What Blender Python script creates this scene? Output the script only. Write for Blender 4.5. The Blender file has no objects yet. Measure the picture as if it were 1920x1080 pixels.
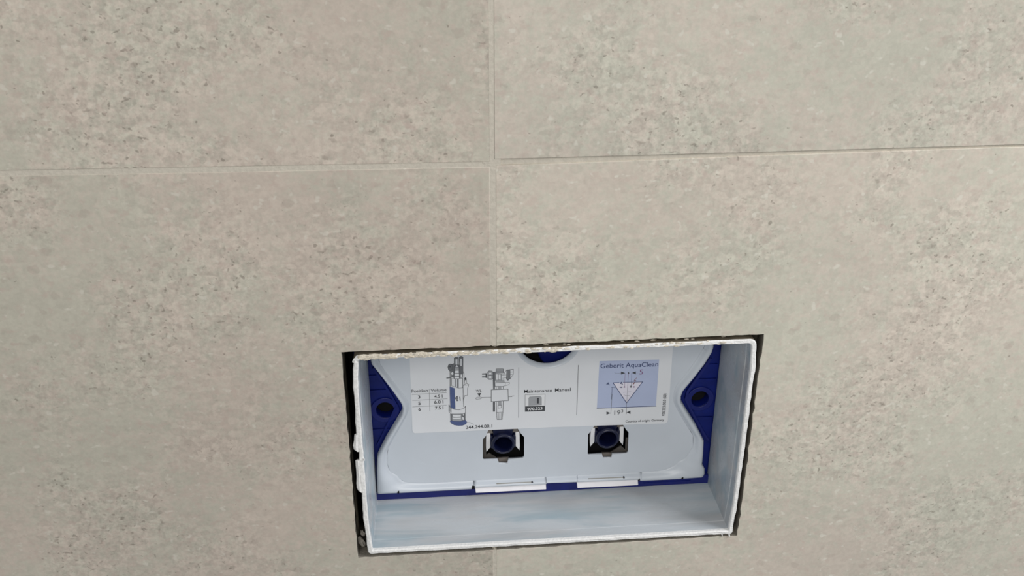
import bpy, bmesh, math, random
from mathutils import Vector, Matrix, noise
random.seed(7)
S = bpy.context.scene
COL = S.collection
Z0 = 1.05                      # height of the middle of the wall opening above the floor (m)

# ------------------------------------------------------------------ camera
cam_data = bpy.data.cameras.new('camera')
cam = bpy.data.objects.new('camera', cam_data)
COL.objects.link(cam)
S.camera = cam
cam_data.sensor_width = 36.0
cam_data.lens = 36.0 * 1938.73 / 1920.0
cam_data.clip_start = 0.01
_yaw, _pitch, _roll = 0.088032, 0.471690, 0.003346
_fwd = Vector((math.sin(_yaw) * math.cos(_pitch), math.cos(_yaw) * math.cos(_pitch), -math.sin(_pitch)))
_right = Vector((math.cos(_yaw), -math.sin(_yaw), 0))
_up = _right.cross(_fwd)
_r2 = math.cos(_roll) * _right + math.sin(_roll) * _up
_u2 = -math.sin(_roll) * _right + math.cos(_roll) * _up
_m = Matrix((_r2, _u2, -_fwd)).transposed().to_4x4()
_m.translation = Vector((-0.06691, -0.48498, 0.35449)) + Vector((0, 0, Z0))
cam.matrix_world = _m

# ------------------------------------------------------------------ world, lamps, exposure
W = bpy.data.worlds.new('room_light')
S.world = W
W.use_nodes = True
W.node_tree.nodes['Background'].inputs[0].default_value = (0.90, 0.95, 1.0, 1)
W.node_tree.nodes['Background'].inputs[1].default_value = 0.30

def area(name, loc, target, size, size_y, power, color):
    d = bpy.data.lights.new(name, 'AREA')
    d.shape = 'RECTANGLE'; d.size = size; d.size_y = size_y
    d.energy = power; d.color = color
    o = bpy.data.objects.new(name, d)
    COL.objects.link(o)
    o.location = loc
    o.rotation_euler = (Vector(target) - Vector(loc)).to_track_quat('-Z', 'Y').to_euler()
    return o

area('ceiling_panel_lamp', (-0.12, -1.40, 1.90), (0.05, 0, Z0), 0.8, 0.7, 12.0, (1.0, 0.965, 0.90))
area('wall_washer_lamp', (1.05, -0.42, Z0 + 0.80), (0.40, 0, Z0 + 0.05), 0.5, 0.5, 12.0, (0.98, 0.98, 1.0))

S.view_settings.view_transform = 'Standard'
S.view_settings.look = 'None'
S.view_settings.gamma = 1
S.view_settings.use_curve_mapping = False
S.view_settings.exposure = 0.0

# ------------------------------------------------------------------ materials
def srgb(r, g, b):
    f = lambda c: c / 12.92 if c <= 0.04045 else ((c + 0.055) / 1.055) ** 2.4
    return (f(r / 255), f(g / 255), f(b / 255), 1)

class NT:
    def __init__(self, name):
        self.m = bpy.data.materials.new(name); self.m.use_nodes = True
        self.t = self.m.node_tree; self.n = self.t.nodes; self.l = self.t.links
        self.b = self.n['Principled BSDF']
    def add(self, kind, **kw):
        n = self.n.new(kind)
        for k, v in kw.items(): setattr(n, k, v)
        return n
    def put(self, sock, v):
        if isinstance(v, bpy.types.NodeSocket): self.l.new(v, sock)
        elif v is not None: sock.default_value = v
    def noise(self, vec, scale, detail=2, rough=0.5, dist=0.0):
        n = self.add('ShaderNodeTexNoise'); self.put(n.inputs['Vector'], vec)
        n.inputs['Scale'].default_value = scale; n.inputs['Detail'].default_value = detail
        n.inputs['Roughness'].default_value = rough; n.inputs['Distortion'].default_value = dist
        return n.outputs['Fac']
    def ramp(self, fac, a, b, c0=0.0, c1=1.0):
        n = self.add('ShaderNodeMapRange', interpolation_type='SMOOTHSTEP'); self.put(n.inputs[0], fac)
        n.inputs[1].default_value = a; n.inputs[2].default_value = b
        n.inputs[3].default_value = c0; n.inputs[4].default_value = c1
        return n.outputs[0]
    def math(self, op, a, b=None):
        n = self.add('ShaderNodeMath', operation=op); self.put(n.inputs[0], a)
        if b is not None: self.put(n.inputs[1], b)
        return n.outputs[0]
    def mix(self, fac, a, b, mode='MIX'):
        n = self.add('ShaderNodeMix', data_type='RGBA', blend_type=mode)
        self.put(n.inputs[0], fac); self.put(n.inputs[6], a); self.put(n.inputs[7], b)
        return n.outputs[2]
    def mapping(self, vec, scale=(1, 1, 1), loc=(0, 0, 0), rot=(0, 0, 0)):
        n = self.add('ShaderNodeMapping'); self.put(n.inputs[0], vec)
        n.inputs['Location'].default_value = loc; n.inputs['Scale'].default_value = scale
        n.inputs['Rotation'].default_value = rot
        return n.outputs[0]
    def bump(self, h, strength, dist):
        n = self.add('ShaderNodeBump'); self.put(n.inputs['Height'], h)
        n.inputs['Strength'].default_value = strength; n.inputs['Distance'].default_value = dist
        self.put(self.b.inputs['Normal'], n.outputs[0])

def plain(name, color, rough=0.5, spec=0.5, wob=0.06, scale=180.0, bump=0.0):
    t = NT(name)
    tc = t.add('ShaderNodeTexCoord').outputs['Object']
    f = t.noise(tc, scale, 3)
    dark = tuple(c * (1 - wob) for c in color[:3]) + (1,)
    lite = tuple(min(1, c * (1 + wob)) for c in color[:3]) + (1,)
    t.put(t.b.inputs['Base Color'], t.mix(t.ramp(f, 0.3, 0.7), dark, lite))
    t.b.inputs['Roughness'].default_value = rough
    t.b.inputs['Specular IOR Level'].default_value = spec
    if bump: t.bump(f, bump, 0.001)
    return t.m

def stone_tile():
    t = NT('speckled_stone_tile')
    tc = t.add('ShaderNodeTexCoord').outputs['Object']
    oi = t.add('ShaderNodeObjectInfo')
    # each tile carries its own piece of the pattern
    cmb = t.add('ShaderNodeCombineXYZ')
    t.put(cmb.inputs[0], t.math('MULTIPLY', oi.outputs['Random'], 37.0))
    t.put(cmb.inputs[2], t.math('MULTIPLY', oi.outputs['Random'], 61.0))
    va = t.add('ShaderNodeVectorMath', operation='ADD')
    t.put(va.inputs[0], tc); t.put(va.inputs[1], cmb.outputs[0])
    v = va.outputs[0]
    warm, cool = srgb(195, 184, 172), srgb(187, 184, 170)
    # broad clouds of warm and cool grey, broken into small grains
    big = t.noise(v, 10, 4, 0.6)
    mid = t.noise(v, 75, 4, 0.65)
    grain = t.noise(t.mapping(v, (0.85, 1, 1), (2, 8, 3)), 330, 3, 0.6)
    hue = t.math('ADD', t.math('ADD', t.math('MULTIPLY', big, 0.42), t.math('MULTIPLY', mid, 0.30)), t.math('MULTIPLY', grain, 0.28))
    col = t.mix(t.ramp(hue, 0.42, 0.58), cool, warm)
    # slow light and dark drift; some areas are coarse, others almost smooth
    drift = t.ramp(t.noise(v, 6, 3, 0.5), 0.3, 0.7, 0.94, 1.05)
    clus = t.ramp(t.noise(t.mapping(v, (1, 1, 1), (4, 4, 4)), 12, 3, 0.55), 0.38, 0.64)
    vor = t.add('ShaderNodeTexVoronoi', feature='SMOOTH_F1'); t.put(vor.inputs['Vector'], t.mapping(v, (0.85, 1, 1.05)))
    vor.inputs['Scale'].default_value = 230; vor.inputs['Smoothness'].default_value = 0.3
    sep = t.add('ShaderNodeSeparateColor'); t.put(sep.inputs[0], vor.outputs['Color'])
    peb = t.ramp(sep.outputs[0], 0.1, 0.9, -0.055, 0.05)
    fine = t.ramp(t.noise(v, 410, 3, 0.62), 0.3, 0.7, -0.075, 0.07)
    amp = t.ramp(clus, 0.0, 1.0, 0.55, 1.5)
    var = t.math('ADD', t.math('MULTIPLY', t.math('ADD', peb, fine), amp), 1.0)
    col = t.mix(1.0, col, t.math('MULTIPLY', drift, var), 'MULTIPLY')
    # clustered soft dark pits
    w1 = t.noise(t.mapping(v, (0.85, 1, 1.05)), 335, 2, 0.5, 0.25)
    w2 = t.noise(t.mapping(v, (0.85, 1, 1), (3, 1, 7)), 230, 2, 0.5, 0.2)
    th = t.math('SUBTRACT', 0.71, t.math('MULTIPLY', clus, 0.105))
    pit = t.ramp(t.math('SUBTRACT', w1, th), 0.0, 0.09)
    pit2 = t.math('MULTIPLY', t.ramp(w2, 0.62, 0.73), t.ramp(clus, 0.0, 1.0, 0.25, 1.0))
    col = t.mix(t.math('MULTIPLY', pit, 0.52), col, srgb(112, 103, 93))
    col = t.mix(t.math('MULTIPLY', pit2, 0.48), col, srgb(134, 124, 114))
    # rusty pink veils and pale chips
    veil = t.ramp(t.noise(t.mapping(v, (0.8, 1, 1), (9, 2, 4)), 160, 3, 0.6), 0.54, 0.70)
    col = t.mix(t.math('MULTIPLY', veil, 0.5), col, srgb(186, 169, 159))
    chip = t.ramp(t.noise(t.mapping(v, (0.85, 1, 1), (5, 5, 1)), 210, 2, 0.5, 0.2), 0.62, 0.72)
    col = t.mix(t.math('MULTIPLY', chip, 0.6), col, srgb(210, 206, 194))
    # a few larger pebbles, brown or pale
    pv = t.add('ShaderNodeTexVoronoi', feature='F1')
    warp = t.add('ShaderNodeVectorMath', operation='ADD'); t.put(warp.inputs[0], t.mapping(v, (0.8, 1, 1), (6, 1, 2)))
    wn = t.add('ShaderNodeTexNoise'); t.put(wn.inputs['Vector'], v); wn.inputs['Scale'].default_value = 240
    sc = t.add('ShaderNodeVectorMath', operation='SCALE'); t.put(sc.inputs[0], wn.outputs['Color']); sc.inputs['Scale'].default_value = 0.006
    t.put(warp.inputs[1], sc.outputs[0]); t.put(pv.inputs['Vector'], warp.outputs[0]); pv.inputs['Scale'].default_value = 165
    ps = t.add('ShaderNodeSeparateColor'); t.put(ps.inputs[0], pv.outputs['Color'])
    body = t.ramp(pv.outputs['Distance'], 0.30, 0.46, 1.0, 0.0)
    brown = t.math('MULTIPLY', body, t.ramp(ps.outputs[0], 0.86, 0.95))
    pale = t.math('MULTIPLY', body, t.ramp(ps.outputs[1], 0.84, 0.95))
    col = t.mix(t.math('MULTIPLY', brown, 0.26), col, srgb(160, 148, 138))
    col = t.mix(t.math('MULTIPLY', pale, 0.34), col, srgb(205, 201, 190))
    # tone of the single tile
    col = t.mix(1.0, col, oi.outputs['Color'], 'MULTIPLY')
    t.put(t.b.inputs['Base Color'], col)
    t.b.inputs['Roughness'].default_value = 0.46
    t.b.inputs['Specular IOR Level'].default_value = 0.42
    t.bump(t.math('SUBTRACT', fine, t.math('MULTIPLY', pit, 0.25)), 0.2, 0.0004)
    return t.m

def white_plastic(name, base, streak):
    t = NT(name)
    tc = t.add('ShaderNodeTexCoord').outputs['Object']
    f = t.noise(t.mapping(tc, (0.16, 1.0, 0.7)), 70, 4, 0.6, 0.4)
    g = t.noise(t.mapping(tc, (0.2, 1, 1), (3, 3, 3)), 45, 3, 0.5)
    c = t.mix(t.math('MULTIPLY', t.ramp(f, 0.42, 0.66), streak), base, srgb(143, 165, 175))
    c = t.mix(t.math('MULTIPLY', t.ramp(g, 0.45, 0.7), streak * 0.8), c, srgb(178, 173, 171))
    t.put(t.b.inputs['Base Color'], c)
    t.put(t.b.inputs['Roughness'], t.ramp(f, 0.3, 0.7, 0.24, 0.42))
    t.b.inputs['Specular IOR Level'].default_value = 0.5
    t.bump(t.noise(tc, 260, 2), 0.08, 0.0005)
    return t.m

M = {
    'tile': stone_tile(),
    'tile_body': plain('tile_body_cut_face', srgb(122, 117, 108), 0.9, 0.2, 0.12, 900, 0.3),
    'grout': plain('sand_grout', srgb(194, 187, 174), 0.9, 0.2, 0.05, 420, 0.3),
    'board': plain('grey_wall_board', srgb(70, 67, 60), 0.95, 0.1, 0.15, 120, 0.3),
    'sleeve': white_plastic('white_sleeve_plastic', srgb(188, 193, 197), 0.7),
    'torn': plain('torn_white_plastic', srgb(232, 231, 229), 0.6, 0.4, 0.05, 700, 0.4),
    'plaster': plain('tan_plaster_crust', srgb(206, 198, 183), 0.95, 0.1, 0.10, 500, 0.5),
    'cover': plain('milky_cover_plastic', srgb(199, 205, 213), 0.36, 0.5, 0.02, 40),
    'tab': plain('white_tab_plastic', srgb(238, 236, 240), 0.5, 0.4, 0.02, 200),
    'clip': plain('clip_plastic', srgb(222, 222, 224), 0.45, 0.5, 0.02, 300),
    'ledge': plain('grey_ledge_plastic', srgb(108, 102, 97), 0.6, 0.4, 0.05, 300),
    'gap_shade': plain('brown_gap_shade', srgb(104, 96, 82), 0.95, 0.1, 0.25, 200, 0.5),
    'slot': plain('grey_slot_plastic', srgb(160, 158, 152), 0.6, 0.3, 0.03, 300),
    'bracket': plain('dark_grey_bracket_plastic', srgb(76, 72, 68), 0.6, 0.4, 0.05, 300),
    'blue': plain('navy_blue_plastic', srgb(6, 24, 102), 0.42, 0.35, 0.12, 160),
    'blue_rail': plain('royal_navy_plastic', srgb(17, 28, 102), 0.42, 0.4, 0.08, 160),
    'rod': plain('dark_navy_rod_plastic', srgb(10, 16, 48), 0.35, 0.5, 0.1, 200),
    'dark': plain('black_recess_shade', srgb(16, 16, 18), 0.8, 0.2, 0.1, 100),  # black stands in for the shade deep inside recesses
    'paper': plain('sticker_paper', srgb(222, 224, 228), 0.5, 0.35, 0.012, 60),
    'ink': plain('grey_black_ink', srgb(72, 74, 78), 0.6, 0.2, 0.05, 400),
    'ink_soft': plain('soft_grey_ink', srgb(112, 114, 118), 0.6, 0.2, 0.05, 400),
    'ink_fill': plain('light_grey_ink', srgb(162, 164, 168), 0.6, 0.2, 0.03, 400),
    'ink_white': plain('white_print', srgb(226, 227, 230), 0.6, 0.2, 0.02, 400),
    'ink_navy': plain('navy_ink', srgb(66, 76, 112), 0.6, 0.2, 0.05, 400),
    'ink_blue': plain('slate_blue_ink', srgb(84, 97, 138), 0.6, 0.2, 0.05, 400),
    'ink_panel': plain('lavender_blue_print', srgb(178, 188, 216), 0.55, 0.3, 0.02, 80),
    'ink_pale': plain('pale_violet_print', srgb(222, 219, 232), 0.55, 0.3, 0.02, 80),
    'ink_plum': plain('plum_ink', srgb(136, 108, 140), 0.6, 0.2, 0.04, 400),
    'ink_rust': plain('rust_ink', srgb(140, 100, 104), 0.6, 0.2, 0.04, 400),
    'crumb': plain('grey_mortar', srgb(150, 145, 138), 0.95, 0.1, 0.15, 500, 0.5),
}

# ------------------------------------------------------------------ helpers
def link(name, mesh, mats, parent=None, smooth=False):
    o = bpy.data.objects.new(name, mesh)
    for m in (mats if isinstance(mats, (list, tuple)) else [mats]): mesh.materials.append(M[m])
    if smooth:
        for p in mesh.polygons: p.use_smooth = True
    COL.objects.link(o)
    if parent is not None: o.parent = parent
    return o

def empty(name, loc=(0, 0, 0)):
    o = bpy.data.objects.new(name, None)
    o.empty_display_size = 0.02
    COL.objects.link(o); o.location = loc
    return o

def thing(o, label, cat, group=None):
    o['label'] = label; o['category'] = cat
    if group: o['group'] = group
    return o

# every outline below is (x, z) in metres from the middle of the opening; y is depth into the wall
def prism_mesh(outer, holes, y0, y1, bevel=0.0, name='shape'):
    cu = bpy.data.curves.new(name, 'CURVE')
    cu.dimensions = '2D'; cu.fill_mode = 'BOTH'
    cu.extrude = max((y1 - y0) / 2 - bevel, 0.0)
    cu.bevel_depth = bevel; cu.bevel_resolution = 1 if bevel else 0
    cu.offset = -bevel
    for pts in [outer] + list(holes):
        s = cu.splines.new('POLY'); s.points.add(len(pts) - 1)
        for p, q in zip(s.points, pts): p.co = (q[0], q[1], 0, 1)
        s.use_cyclic_u = True
    tmp = bpy.data.objects.new(name, cu)
    COL.objects.link(tmp)
    dg = bpy.context.evaluated_depsgraph_get()
    me = bpy.data.meshes.new_from_object(tmp.evaluated_get(dg))
    bpy.data.objects.remove(tmp); bpy.data.curves.remove(cu)
    ym = (y0 + y1) / 2
    me.transform(Matrix(((1, 0, 0, 0), (0, 0, -1, ym), (0, 1, 0, 0), (0, 0, 0, 1))))
    me.materials.clear()
    bm = bmesh.new(); bm.from_mesh(me)
    bmesh.ops.remove_doubles(bm, verts=bm.verts, dist=1e-6)
    bmesh.ops.recalc_face_normals(bm, faces=bm.faces)
    bm.to_mesh(me); bm.free()
    return me

def prism(name, outer, holes, y0, y1, mat, parent=None, bevel=0.0):
    return link(name, prism_mesh(outer, holes, y0, y1, bevel, name), mat, parent)

def circle(cx, cz, r, n=40, rz=None, a0=0.0):
    rz = r if rz is None else rz
    return [(cx + r * math.cos(a0 + 2 * math.pi * i / n), cz + rz * math.sin(a0 + 2 * math.pi * i / n)) for i in range(n)]

def loft(rings, closed=True, cap0=False, cap1=False):
    """rings of 3-D points of equal length, skinned in order"""
    bm = bmesh.new()
    vs = [[bm.verts.new(p) for p in r] for r in rings]
    n = len(rings[0])
    for a, b in zip(vs, vs[1:]):
        for i in range(n if closed else n - 1):
            j = (i + 1) % n
            bm.faces.new((a[i], a[j], b[j], b[i]))
    if cap0: bm.faces.new(list(reversed(vs[0])))
    if cap1: bm.faces.new(vs[-1])
    bmesh.ops.recalc_face_normals(bm, faces=bm.faces)
    me = bpy.data.meshes.new('loft'); bm.to_mesh(me); bm.free()
    return me

def ring3(pts, y): return [(x, y, z) for x, z in pts]

def densify(pts, step, closed=True):
    out = []
    n = len(pts)
    for i in range(n if closed else n - 1):
        a, b = Vector(pts[i]), Vector(pts[(i + 1) % n])
        k = max(1, int((b - a).length / step))
        for j in range(k): out.append(tuple(a.lerp(b, j / k)))
    if not closed: out.append(tuple(pts[-1]))
    return out

def lump(bm, c, r, seed, squash=(1, 1, 1), sub=2):
    res = bmesh.ops.create_icosphere(bm, subdivisions=sub, radius=1)
    for v in res['verts']:
        d = 1 + 0.55 * noise.noise(v.co * 1.5 + Vector((seed * 3.1, seed * 1.7, seed)))
        v.co = Vector((c[0] + v.co.x * r * squash[0] * d, c[1] + v.co.y * r * squash[1] * d, c[2] + v.co.z * r * squash[2] * d))

def from_bm(bm, name='mesh'):
    me = bpy.data.meshes.new(name); bm.to_mesh(me); bm.free(); return me

ROOT_LOC = (0, 0, Z0)

# ------------------------------------------------------------------ wall: tiles, grout, board
wall = empty('wall_back', ROOT_LOC)
wall['kind'] = 'structure'

HOLE = [(-0.11600, 0.07101), (0.11609, 0.07150), (0.11582, -0.07102), (-0.11605, -0.07179)]        # the cut opening: TL, TR, BR, BL
def rough_cut(a, b, amp, seed, step=0.004):
    """a hand-cut edge between two corners"""
    a, b = Vector(a), Vector(b)
    n = max(2, int((b - a).length / step)); d = (b - a).normalized(); nr = Vector((-d.y, d.x))
    out = []
    for i in range(n + 1):
        p = a.lerp(b, i / n)
        if 0 < i < n: p = p + nr * amp * noise.noise(Vector((i * 0.9 + seed * 17.3, seed, 0.5)))
        out.append((p.x, p.y))
    return out

JT = [(-0.03592, 0.07119)][0]; JT2 = [(-0.03243, 0.07119)][0]          # where the joint meets the top of the opening
JB = [(-0.03492, -0.07151)][0]; JB2 = [(-0.03282, -0.07145)][0]      # and the bottom of it
XL, XR, ZT, ZB = -0.64, 0.58, 0.79, -0.45
tl, tr, br, bl = HOLE
UL = [(XL, 0.17973 + 0.003), [(-0.03548, 0.17707)][0], [(-0.03494, 0.25593)][0]]
UL = [(XL, UL[0][1]), UL[1], (UL[2][0], ZT), (XL, ZT)]
UR = [[(-0.03309, 0.17826)][0], [(0.09485, 0.17819)][0], [(0.22408, 0.17851)][0]]
UR = [UR[0], UR[1], UR[2], (XR, UR[2][1] + 0.0), (XR, ZT), (-0.03247, ZT)]
LLTOP = [(-0.27048, 0.17649), (-0.15501, 0.17525), (-0.03550, 0.17426)]
LL = [(XL, ZB), (JB[0], ZB)] + [tuple(p) for p in rough_cut(JB, bl, 0.0006, 1)] + [tuple(p) for p in rough_cut(bl, tl, 0.0008, 2)[1:]] \
    + [tuple(p) for p in rough_cut(tl, JT, 0.0005, 3)[1:]] + [LLTOP[2], LLTOP[1], LLTOP[0], (XL, LLTOP[0][1])]
LRTOP = [(-0.03230, 0.17501), (0.00785, 0.17512), (0.09507, 0.17619), (0.22438, 0.17721)]
LR = [(JB2[0], ZB), (XR, ZB), (XR, LRTOP[3][1] - 0.001), LRTOP[3], LRTOP[2], LRTOP[1], LRTOP[0]] \
    + [tuple(p) for p in rough_cut(JT2, tr, 0.0005, 4)] + [tuple(p) for p in rough_cut(tr, br, 0.0008, 5)[1:]] \
    + [tuple(p) for p in rough_cut(br, JB2, 0.0006, 6)[1:]]

def make_tile(outline, y, tint, cut_faces):
    me = prism_mesh(outline, [], y, 0.0095, 0.0003, 'tile')
    o = link('tile', me, ['tile', 'tile_body'], wall)
    for p in me.polygons:
        if cut_faces and abs(p.normal.y) < 0.4 and abs(p.center.x) < 0.118 and abs(p.center.z) < 0.0745: p.material_index = 1
    o.color = tint
    return o
make_tile(UL, -0.0002, (0.965, 0.95, 0.94, 1), False)
make_tile(UR, -0.00015, (1.02, 1.025, 1.02, 1), False)
make_tile(LL, 0.0, (0.965, 0.945, 0.935, 1), True)
make_tile(LR, 0.0, (1.11, 1.115, 1.105, 1), True)

def bar(bm, a, b, w0, w1, y0, y1, wav=0.0, step=0.006, seed=0):
    """a wobbly strip of filler from a to b"""
    a, b = Vector(a), Vector(b); L = (b - a).length; n = max(1, int(L / step))
    d = (b - a).normalized(); nr = Vector((-d.y, d.x)); prev = None
    for i in range(n + 1):
        t = i / n; p = a.lerp(b, t); w = (w0 + (w1 - w0) * t) / 2
        yy = y0 + wav * noise.noise(Vector((i * 0.7 + seed * 9.1, seed, 0)))
        q = [p - nr * w, p + nr * w]
        cur = [bm.verts.new((q[0].x, yy, q[0].y)), bm.verts.new((q[1].x, yy, q[1].y)),
               bm.verts.new((q[1].x, y1, q[1].y)), bm.verts.new((q[0].x, y1, q[0].y))]
        if prev:
            for k in range(4): bm.faces.new((prev[k], prev[(k + 1) % 4], cur[(k + 1) % 4], cur[k]))
        else: bm.faces.new(cur)
        prev = cur
    bm.faces.new(list(reversed(prev)))

bm = bmesh.new()
hj = [(-0.27013, 0.17811), (-0.03496, 0.17565), (0.22425, 0.17779)]
bar(bm, (XL, hj[0][1]), hj[1], 0.0110, 0.0100, 0.00015, 0.009, 0.0001, seed=1)
bar(bm, hj[1], (XR, hj[2][1] - 0.001), 0.0120, 0.0120, 0.00075, 0.009, 0.0002, seed=2)
bar(bm, [(-0.03442, 0.17620)][0], (-0.03370, ZT), 0.0090, 0.0090, 0.00003, 0.009, 0.0001, seed=3)
bar(bm, [(-0.03389, 0.17618)][0], ((JT[0] + JT2[0]) / 2, JT[1] + 0.0003), 0.0080, 0.0080, 0.00015, 0.009, 0.0001, seed=4)
bar(bm, ((JB[0] + JB2[0]) / 2, JB[1] - 0.0004), ((JB[0] + JB2[0]) / 2, ZB), 0.0055, 0.0055, 0.00015, 0.009, 0.0001, seed=5)
for (u, r, s) in (([(-0.03272, 0.07171)][0], 0.0019, 1), ([(-0.03127, 0.07114)][0], 0.0013, 2), ([(-0.02662, 0.07159)][0], 0.0011, 3)):
    lump(bm, (u[0], 0.0022, u[1]), r, s, (1.3, 1, 0.9))
p = [(-0.03460, -0.07070)][0]
lump(bm, (p[0], 0.003, p[1]), 0.0015, 5, (0.9, 1.8, 1.3))
bmesh.ops.recalc_face_normals(bm, faces=bm.faces)
grout = link('grout', from_bm(bm), 'grout', wall)

big = [(XL, ZB), (XR, ZB), (XR, ZT), (XL, ZT)]
g = 0.0008
prism('wall_board', big, [[(tl[0] - g, tl[1] + g), (tr[0] + g, tr[1] + g), (br[0] + g, br[1] - g), (bl[0] - g, bl[1] - g)]], 0.0096, 0.0478, 'board', wall)

# ------------------------------------------------------------------ sleeve (the white frame let into the opening)
FX, FZ, FW, FH, FT = 0.00136, -0.00021, 0.22240, 0.13817, 0.00270
def rrect(x0, x1, z0, z1, r, rc, n=4):
    """rectangle with its own corner radius per corner (bl, br, tr, tl)"""
    out = []
    for (cx, cz, a, k) in ((x0, z0, math.pi, 0), (x1, z0, 1.5 * math.pi, 1), (x1, z1, 0, 2), (x0, z1, 0.5 * math.pi, 3)):
        rr = rc[k]
        sx = 1 if cx == x0 else -1; sz = 1 if cz == z0 else -1
        for i in range(n + 1):
            t = a + i / n * math.pi / 2
            out.append((cx + sx * rr + rr * math.cos(t), cz + sz * rr + rr * math.sin(t)))
    return out
def walk(pts, per):
    """the same number of samples along every side, so outer and inner rings pair up"""
    out = []
    n = len(pts)
    for i in range(n):
        a, b = Vector(pts[i]), Vector(pts[(i + 1) % n]); k = per if (i + 1) % 5 == 0 else 1
        for j in range(k): out.append(tuple(a.lerp(b, j / k)))
    return out
def sleeve_rect(grow, r, per=46):
    return walk(rrect(FX - FW / 2 - grow, FX + FW / 2 + grow, FZ - FH / 2 - grow, FZ + FH / 2 + grow, 0,
                      (max(r - 0.0012, 0.0004), max(r - 0.0012, 0.0004), r + 0.001, r)), per)
sleeve = empty('mounting_sleeve', ROOT_LOC)
thing(sleeve, 'white plastic sleeve with sawn ragged rim lining the wall opening', 'frame')
per = 46
o_ring = sleeve_rect(0, 0.0028); i_ring = sleeve_rect(-FT, 0.0012)
i_step = sleeve_rect(-FT - 0.0002, 0.0012); i_back = sleeve_rect(-FT - 0.0014, 0.0012)
def fuzz(ring, amp, seed, f=0.8):
    n = len(ring); out = []
    for i, (x, z) in enumerate(ring):
        k = noise.noise(Vector((x * 160 * f + seed * 13, z * 160 * f, seed)))
        k2 = noise.noise(Vector((x * 700 * f + seed * 5, z * 700 * f, seed + 4)))
        cx, cz = FX, FZ
        dx = (1 if x > cx else -1) if abs(abs(x - cx) - FW / 2) < abs(abs(z - cz) - FH / 2) else 0
        dz = 0 if dx else (1 if z > cz else -1)
        left = 1.9 if (dx < 0) else 1.0
        out.append((x + dx * amp * left * (k + 0.5 * k2), z + dz * amp * (k + 0.5 * k2)))
    return out
def fuzzy_y(ring, y, amp, seed):
    return [(x, y + amp * noise.noise(Vector((x * 220 + seed, z * 220, seed))), z) for x, z in ring]
def bow(ring, k=1.0):
    out = []
    for x, z in ring:
        t = min(1.0, max(0.0, (z - FZ) / FH + 0.5)); p = min(1.0, 5 * t, 7 * (1 - t)); p = p * p * (3 - 2 * p)
        if x < FX - FW / 2 + 0.006: x -= 0.00135 * p * k
        elif x > FX + FW / 2 - 0.006: x += 0.0010 * p * k
        out.append((x, z))
    return out
o_ring, i_ring, i_step = bow(o_ring), bow(i_ring), bow(i_step, 0.85)
of, inf = fuzz(o_ring, 0.0004, 1), fuzz(i_ring, 0.00035, 2)
mid1 = [((a[0] * .8 + b[0] * .2), (a[1] * .8 + b[1] * .2)) for a, b in zip(of, inf)]
mid2 = [((a[0] * .2 + b[0] * .8), (a[1] * .2 + b[1] * .8)) for a, b in zip(of, inf)]
rings = [ring3(i_back, 0.0478), ring3(i_back, 0.046), ring3(i_step, 0.0092), ring3(i_ring, 0.0088), ring3(i_ring, 0.002), fuzzy_y(inf, 0.0001, 0.0003, 3),
         fuzzy_y(mid2, -0.0005, 0.0004, 4), fuzzy_y(mid1, -0.0004, 0.0004, 5), fuzzy_y(of, 0.0002, 0.0003, 6), ring3(o_ring, 0.002), ring3(o_ring, 0.0478)]
me = loft(rings + [rings[0]])
o = link('sleeve_walls', me, ['sleeve', 'torn', 'gap_shade'], sleeve)
n = len(rings[0])
for p in me.polygons:
    if p.center.y < 0.0013: p.material_index = 1
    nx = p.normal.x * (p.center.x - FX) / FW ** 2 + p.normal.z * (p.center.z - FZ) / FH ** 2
    if p.center.y > 0.0005 and nx > 0 and abs(p.normal.y) < 0.8: p.material_index = 2     # outside coloured dark brown for the shade in the gap
# torn flaps hanging outward from the left rim
def flap(pts_out, pts_in, y, seed):
    bm = bmesh.new(); rows = []
    for (a, b) in zip(pts_out, pts_in):
        rows.append([bm.verts.new((a[0], y + 0.0006, a[1])), bm.verts.new(((a[0] + b[0]) / 2, y - 0.0006 + 0.0003 * noise.noise(Vector((a[1] * 300, seed, 0))), (a[1] + b[1]) / 2)),
                     bm.verts.new((b[0], y - 0.0002, b[1])), bm.verts.new(((a[0] + b[0]) / 2, y + 0.0013, (a[1] + b[1]) / 2))])
    for r, s in zip(rows, rows[1:]):
        for k in range(4): bm.faces.new((r[k], r[(k + 1) % 4], s[(k + 1) % 4], s[k]))
    bm.faces.new(list(reversed(rows[0]))); bm.faces.new(rows[-1])
    bmesh.ops.recalc_face_normals(bm, faces=bm.faces)
    return from_bm(bm)
link('torn_flap', flap([(-0.11259, 0.01724), (-0.11309, 0.01296), (-0.11388, 0.00976), (-0.11357, 0.00702), (-0.11264, 0.00642)], [(-0.11069, 0.01739), (-0.11076, 0.01282), (-0.11075, 0.00957), (-0.11084, 0.00686), (-0.11082, 0.00576)], 0.0, 1), 'torn', sleeve)
link('torn_flap', flap([(-0.11317, -0.00040), (-0.11326, -0.00455), (-0.11319, -0.00901), (-0.11336, -0.01292), (-0.11370, -0.01684), (-0.11365, -0.02025), (-0.11292, -0.02229), (-0.11183, -0.02293)], [(-0.11040, -0.00030), (-0.11046, -0.00472), (-0.11042, -0.00918), (-0.11040, -0.01310), (-0.11047, -0.01705), (-0.11045, -0.02045), (-0.11047, -0.02216), (-0.11046, -0.02285)], 0.0, 2), 'torn', sleeve)
link('torn_flap', flap([(-0.11072, 0.06466), (-0.11006, 0.06664), (-0.10853, 0.06781), (-0.10745, 0.06816), (-0.10614, 0.06803)], [(-0.10808, 0.06453), (-0.10800, 0.06577), (-0.10732, 0.06598), (-0.10666, 0.06601), (-0.10604, 0.06738)], -0.0006, 3), 'torn', sleeve)
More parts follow.
